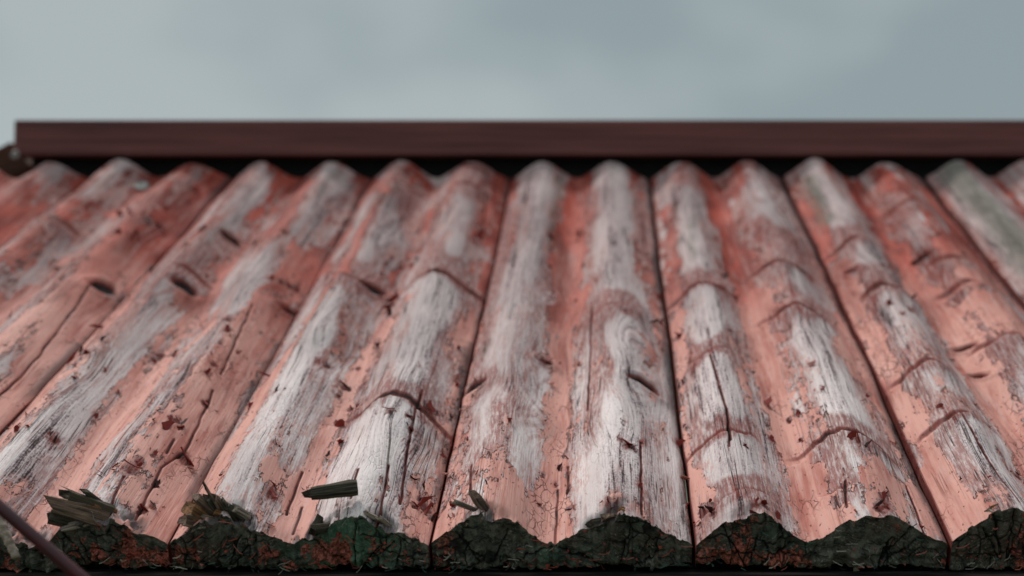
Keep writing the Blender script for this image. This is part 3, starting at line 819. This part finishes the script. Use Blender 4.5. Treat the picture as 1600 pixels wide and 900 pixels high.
# ------------------------------------------------------------------ splinters broken up from the eave
def splinter(px0, py0, px1, py1, wmm, tmm, mat, n0=0.004, n1=0.018, label=None, s0=0.006, s1=-0.004, seed=0, blunt=0.95):
    """a broken stick from its root (px0,py0) to its free end (px1,py1)"""
    r = random.Random(seed * 31 + int(px0) + int(py0))
    # place both ends a set distance in front of the eave plane, by depth
    p0 = ray(px0, py0, D0 + s0) ; p1 = ray(px1, py1, D0 + s1)
    inv = RM.inverted()
    p0 = inv @ p0; p1 = inv @ p1
    b = which(max(SEAMS[0], min(SEAMS[-1] - .001, p0.x)))
    ax = (p1 - p0); L = ax.length; ax.normalize()
    side_ = ax.cross(Vector((0, -0.75, 0.6))).normalized()
    nn = side_.cross(ax).normalized()
    nseg = 7; ns = 8
    V = []; F = []; G = []
    offs = [r.uniform(.55, 1.2) for _ in range(ns)]
    for k in range(nseg + 1):
        u = k / nseg
        sc = 1.0 if u < .8 else blunt + (1 - blunt) * (1 - u) / .2
        if blunt < .9 and u >= .7: sc *= (1, .97, .84)[min(2, int((u - .7) * 7))]
        sc *= 0.92 + 0.08 * math.sin(5 * u + seed)
        for j in range(ns):
            a = 2 * math.pi * (j + .5) / ns
            cx = math.copysign(abs(math.cos(a)) ** .5, math.cos(a)); cy = math.copysign(abs(math.sin(a)) ** .5, math.sin(a))
            jag = r.uniform(-.30, .14) * L if k == nseg else 0
            q = p0 + ax * (L * u + jag) + side_ * (cx * wmm * .0005 * sc * offs[j] * r.uniform(.93, 1.07)) + nn * (cy * tmm * .0005 * sc * offs[-j] * r.uniform(.93, 1.07))
            q = q + nn * (0.02 * L * math.sin(u * 2.5 + seed))
            V.append(q - Vector((b['XL'], 0, 0)))
            G.append((cx * wmm * .0005 + seed, cy * tmm * .0005, L * u))
    for k in range(nseg):
        for j in range(ns):
            F.append((k * ns + j, k * ns + (j + 1) % ns, (k + 1) * ns + (j + 1) % ns, (k + 1) * ns + j))
    F.append(tuple(range(ns))[::-1]); F.append(tuple(nseg * ns + j for j in range(ns)))
    # local grain: keep object coordinates along the stick
    me_o = mesh_obj('splinter', V, F, mat, b['o'], smooth=False)
    ga = me_o.data.attributes.new('gp', 'FLOAT_VECTOR', 'POINT'); ga.data.foreach_set('vector', [c for g_ in G for c in g_])
    if label: me_o['label'] = label
    return me_o


SP = [  # root, free end, width, thickness, material
 (170, 812, 72, 785, 15, 11, M_SPL), (176, 800, 98, 770, 9, 8, M_SPLG), (178, 798, 112, 772, 8, 6, M_SPL), (172, 795, 132, 766, 5, 5, M_SPLG), (140, 822, 66, 806, 10, 7, M_SPLG),
 (166, 806, 118, 806, 7, 6, M_SPLB), (160, 812, 100, 828, 8, 6, M_SPLP), (180, 802, 140, 790, 5, 5, M_SPLB),
 (350, 810, 318, 756, 4, 4, M_SPL), (345, 812, 302, 772, 8, 7, M_SPL), (330, 815, 296, 792, 13, 9, M_SPLB), (350, 812, 322, 774, 7, 6, M_SPLG), (358, 812, 336, 776, 7, 6, M_SPL),
 (366, 812, 345, 784, 8, 6, M_SPLG), (378, 806, 352, 790, 7, 6, M_SPLG), (388, 806, 366, 792, 7, 5, M_SPLP), (325, 822, 288, 812, 10, 8, M_SPL), (340, 818, 300, 824, 8, 6, M_SPLP),
 (345, 815, 312, 806, 5, 5, M_SPLP), (362, 808, 335, 800, 6, 5, M_SPLB),
 (558, 764, 474, 774, 12, 8, M_SPLG), (520, 824, 484, 828, 9, 7, M_SPLG), (500, 812, 490, 832, 8, 7, M_SPLG),
 (750, 800, 708, 784, 6, 4, M_SPLP), (764, 802, 742, 772, 9, 8, M_SPL), (770, 806, 730, 814, 6, 5, M_SPLP), (760, 802, 748, 812, 8, 5, M_SPLP), (742, 806, 726, 820, 5, 4, M_SPL),
 (952, 812, 924, 818, 8, 6, M_SPLG), (966, 806, 944, 808, 7, 5, M_SPL), (984, 812, 972, 800, 9, 7, M_SPLB), (990, 820, 978, 806, 5, 4, M_SPLG),
 (590, 812, 568, 800, 5, 4, M_SPLP), (606, 820, 592, 808, 5, 4, M_SPLP), (1560, 792, 1544, 800, 6, 4, M_SPLP), (1530, 812, 1556, 792, 5, 4, M_SPLB)]
for k, (a, b_, c, d, wm, tm, mt) in enumerate(SP):
    splinter(a, b_, c, d, wm, tm * 1.9, mt, seed=k, blunt=.6 if k == 20 else .95)


# ------------------------------------------------------------------ loose crumbs, fibres and paint bits on the end faces
def litter(b, n, seed):
    r = random.Random(seed)
    xf, sf, hf, bot = b['front']
    V, F, Tn = [], [], []
    for _ in range(n):
        c = r.randrange(len(xf)); x = xf[c] - b['XL']; q = r.random() ** .40
        if r.random() < .12: q = r.uniform(-.02, .1)
        nn = hf[c] + (bot[c] - hf[c]) * q
        s = sf[c] - r.uniform(.0, .0035) + .0012
        tn = r.random()
        clump = float(vnoise(np.array([xf[c] * 22]), np.array([nn * 40 + b['i']]), 17)[0])
        if clump > .15: tn = r.choice((.62, .66, .72, .78, .64, .8, .3))
        elif clump < -.25: tn = r.uniform(0, .5)
        base = len(V)
        if tn > .8 or r.random() < .3:          # fibre
            L = r.uniform(.003, .011); a = r.gauss(0, .9); w_ = r.uniform(.00015, .0004); cur = r.uniform(-.5, .5)
            for k in range(5):
                u = k / 4 - .5
                cx = x + L * u * math.cos(a) - cur * L * (u * u) * math.sin(a); cn = nn + L * u * math.sin(a) + cur * L * u * u * math.cos(a)
                cs = s - .002 * (0.25 - u * u) * r.uniform(.5, 3)
                V.append((cx, cs, cn + w_)); V.append((cx, cs - w_, cn - w_)); V.append((cx, cs + w_ * 2, cn - w_))
            for k in range(4):
                for j in range(3):
                    F.append((base + k * 3 + j, base + k * 3 + (j + 1) % 3, base + k * 3 + 3 + (j + 1) % 3, base + k * 3 + 3 + j)); Tn.append(tn)
        else:                                    # crumb
            z = r.uniform(.0003, .0012)
            k6 = [Vector((r.gauss(0, 1), r.gauss(0, .55), r.gauss(0, 1))) for _ in range(5)]
            for v in k6: V.append((x + v.x * z, s + v.y * z, nn + v.z * z))
            for f in ((0, 1, 2), (0, 2, 3), (0, 3, 4), (0, 4, 1), (1, 3, 2), (1, 4, 3)):
                F.append(tuple(base + q2 for q2 in f)); Tn.append(tn)
    o = mesh_obj('eave_litter', V, F, M_LIT, b['o'], smooth=False)
    at_ = o.data.attributes.new('tint', 'FLOAT', 'FACE'); at_.data.foreach_set('value', Tn)
    o['kind'] = 'stuff'


for b in BO:
    if 2 <= b['i'] <= 8: litter(b, 300 if b['i'] < 6 else 160, 500 + b['i'])


# ------------------------------------------------------------------ timbers of the roof
def box(name, x0, x1, y0, y1, z0, z1, mat, parent=None, bevel=0.0015, loc=None):
    cx = ((x0 + x1) / 2, (y0 + y1) / 2, (z0 + z1) / 2) if loc is None else loc
    V = [(x - cx[0], y - cx[1], z - cx[2]) for x in (x0, x1) for y in (y0, y1) for z in (z0, z1)]
    F = [(0, 1, 3, 2), (4, 6, 7, 5), (0, 4, 5, 1), (2, 3, 7, 6), (0, 2, 6, 4), (1, 5, 7, 3)]
    o = mesh_obj(name, V, F, mat, parent, cx, smooth=False)
    if bevel:
        md = o.modifiers.new('edge', 'BEVEL'); md.width = bevel; md.segments = 2
    return o


XA, XB = SEAMS[0], SEAMS[-1]
box('eave_batten', XA + .01, XB - .01, 0.062, 0.11, -0.075, -0.0245, M_DARK, roof)
box('ridge_purlin', XA + .01, XB - .01, .97, 1.06, -0.10, -0.0245, M_DARK, roof)
# ridge board stands upright in world space over the wave tops
inv = RM.inverted()
RD = ((RM @ Vector((0, LEN + .006, AMP))) - CAM).dot(FWD)
zt = ray(800, 186, RD).z; zb = ray(800, 243, RD).z; yb = ray(800, 243, RD).y
rb = box('ridge_board', ray(20, 200, RD).x, XB + .02, yb, yb + .034, zb, zt, M_RIDGE, None, 0.003)
rb.parent = roof; rb.matrix_parent_inverse = inv
fz = ray(800, 894, D0 + .012)
fb = box('fascia_board', XA + .03, XB - .03, fz.y, fz.y + .024, fz.z - .14, fz.z, M_FASC, None, 0.002)
fb.parent = roof; fb.matrix_parent_inverse = inv
# added dark block behind the ridge gap, keeps it black against the sky
rc = box('ridge_gap_block', ray(24, 200, RD).x + .01, XB, yb + .036, yb + .10, zb - .16, zt - .012, M_DARK, None, 0)
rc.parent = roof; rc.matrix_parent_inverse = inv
# trim that runs past the left end of the ridge board
va = ray(-60, 262, RD + .05); vb = ray(16, 222, RD + .06)
vg = mesh_obj('verge_strip', [tuple(p) for p in (va, vb, vb + Vector((.02, .02, -.03)), va + Vector((.02, .02, -.03)),
              va + Vector((-.02, .09, 0)), vb + Vector((0, .09, 0)), vb + Vector((.02, .09, -.03)), va + Vector((0, .09, -.03)))],
              [(0, 3, 2, 1), (4, 5, 6, 7), (0, 1, 5, 4), (1, 2, 6, 5), (2, 3, 7, 6), (3, 0, 4, 7)], M_VERGE, None, smooth=False)
vg.parent = roof; vg.matrix_parent_inverse = inv


def disc(name, px, py, depth, rad, mat, th=0.004, dome=0.3, nrm=None, parent=None):
    c = ray(px, py, depth) if isinstance(px, (int, float)) else px
    n = Vector(nrm or (0, -1, 0.1)).normalized(); u = n.orthogonal().normalized(); v = n.cross(u)
    V, F = [], []; k = 20
    prof = [(1.0, 0), (1.0, .6), (.9, 1.0), (.55, 1.0 + dome), (.48, .8), (.2, .8)]
    for q, h in prof:
        for j in range(k):
            a = 2 * math.pi * j / k
            V.append(tuple((u * math.cos(a) + v * math.sin(a)) * rad * q + n * th * h))
    for r_ in range(len(prof) - 1):
        for j in range(k): F.append((r_ * k + j, r_ * k + (j + 1) % k, (r_ + 1) * k + (j + 1) % k, (r_ + 1) * k + j))
    F.append(tuple((len(prof) - 1) * k + j for j in range(k)))
    o = mesh_obj(name, V, F, mat, None, c)
    if parent: o.parent = parent; o.matrix_parent_inverse = parent_inv(parent)
    return o


def parent_inv(p):
    m = Matrix.Identity(4)
    ch = []
    while p: ch.append(p); p = p.parent
    for q in reversed(ch): m = m @ Matrix.LocRotScale(q.location, q.rotation_euler, q.scale)
    return m.inverted()


disc('bolt_head', 25, 243, RD - .01, 0.0065, M_STEEL, parent=roof)
x, s, h = at(222, 298)
bb = which(x)
disc('screw_head', RM @ Vector((x, s, bb['hs'](x, s) + .001)), 0, 0, 0.011, M_STEEL, th=0.005, nrm=(0.1, -.6, .8), parent=bb['o'])

# rear slope and wall, for anyone stepping aside
for i in range(len(SEAMS) - 1):
    x0, x1 = SEAMS[i], SEAMS[i + 1]
    n = 24; V = []; F = []
    R0 = Vector((0, yb + .10, zb - .03)); dn = Vector((0, math.cos(ALPHA), -math.sin(ALPHA))); nn = Vector((0, math.sin(ALPHA), math.cos(ALPHA)))
    for k in range(n):
        t = k / (n - 1)
        for u, dz in ((0, 0), (1.1, 0), (1.1, 1), (0, 1)):
            q = R0 + dn * u + nn * (float(profile(t)) - .02 if not dz else -.042)
            V.append((x0 + .002 + t * (x1 - x0 - .004), q.y, q.z))
    for k in range(n - 1):
        for j in range(4): F.append((k * 4 + j, k * 4 + (j + 1) % 4, k * 4 + 4 + (j + 1) % 4, k * 4 + 4 + j))
    F += [(3, 2, 1, 0), ((n - 1) * 4, (n - 1) * 4 + 1, (n - 1) * 4 + 2, (n - 1) * 4 + 3)]
    o = mesh_obj('rear_roof_board', V, F, M_RIDGE, None); o.parent = roof; o.matrix_parent_inverse = inv
wall = bpy.data.objects.new('shed_wall', None); COL.objects.link(wall); wall.location = (0, .16, 0)
wall['label'] = 'dark board wall of the shed in the shade under the eave'; wall['category'] = 'wall'; wall['kind'] = 'thing'
xw = XA + .06
while xw < XB - .1:
    box('wall_board', xw, xw + .136, .16, .185, 0, 1.955, M_WALL, None, .002).parent = wall
    list(COL.objects)[-1].matrix_parent_inverse = Matrix.Translation((0, -.16, 0))
    xw += .14


# a dry ribbed stem caught under the left end of the eave
def ribbed_stem(p0, p1, rad, mat):
    d = p1 - p0; q = d.to_track_quat('Z', 'Y').to_matrix(); L = d.length
    V, F = [], []; k = 12; prof = []
    ns = 6
    for j in range(ns):
        z = j / ns
        prof += [(z, 1.12), (z + .05, .92), (z + .5 / ns, .88), (z + .9 / ns, 1.0)]
    for z, w_ in prof:
        for a in range(k):
            an = 2 * math.pi * a / k
            V.append(tuple(q @ Vector((math.cos(an) * rad * w_ * (1 - .25 * z), math.sin(an) * rad * w_ * (1 - .25 * z), L * z + rad * .4 * math.cos(an)))))
    for j in range(len(prof) - 1):
        for a in range(k): F.append((j * k + a, j * k + (a + 1) % k, (j + 1) * k + (a + 1) % k, (j + 1) * k + a))
    F.append(tuple(range(k))[::-1]); F.append(tuple((len(prof) - 1) * k + a for a in range(k)))
    return mesh_obj('dry_stem', V, F, mat, None, p0)


st = ribbed_stem(ray(-8, 800, D0 - .008), ray(26, 872, D0 - .012), 0.0042, M_STEM)
st['label'] = 'short pale ribbed plant stem hanging at the eave behind the red rod'
st['category'] = 'stem'

# ------------------------------------------------------------------ rod in front of the left corner
def tube(name, p0, p1, rad, mat):
    d = (p1 - p0); L = d.length
    V, F = [], []; k = 24; seg = 12
    q = d.to_track_quat('Z', 'Y').to_matrix()
    for j in range(seg + 1):
        for a in range(k):
            an = 2 * math.pi * a / k
            V.append(tuple(q @ Vector((math.cos(an) * rad, math.sin(an) * rad, L * j / seg - L))))
    for j in range(seg):
        for a in range(k): F.append((j * k + a, j * k + (a + 1) % k, (j + 1) * k + (a + 1) % k, (j + 1) * k + a))
    F.append(tuple(range(k))[::-1]); F.append(tuple(seg * k + a for a in range(k)))
    return mesh_obj(name, V, F, mat, None, p1)


a = ray(0, 793, 0.90); b_ = ray(120, 897, 0.90)
dv = (b_ - a).normalized()
top_ = a - dv * 0.28
low_ = a + dv * ((a.z - 0.0) / -dv.z)
rod = tube('metal_rod', low_, top_, 0.0041, M_ROD)
rod['label'] = 'dark red glossy round rod slanting across the lower left corner, in front of the eave'
rod['category'] = 'rod'
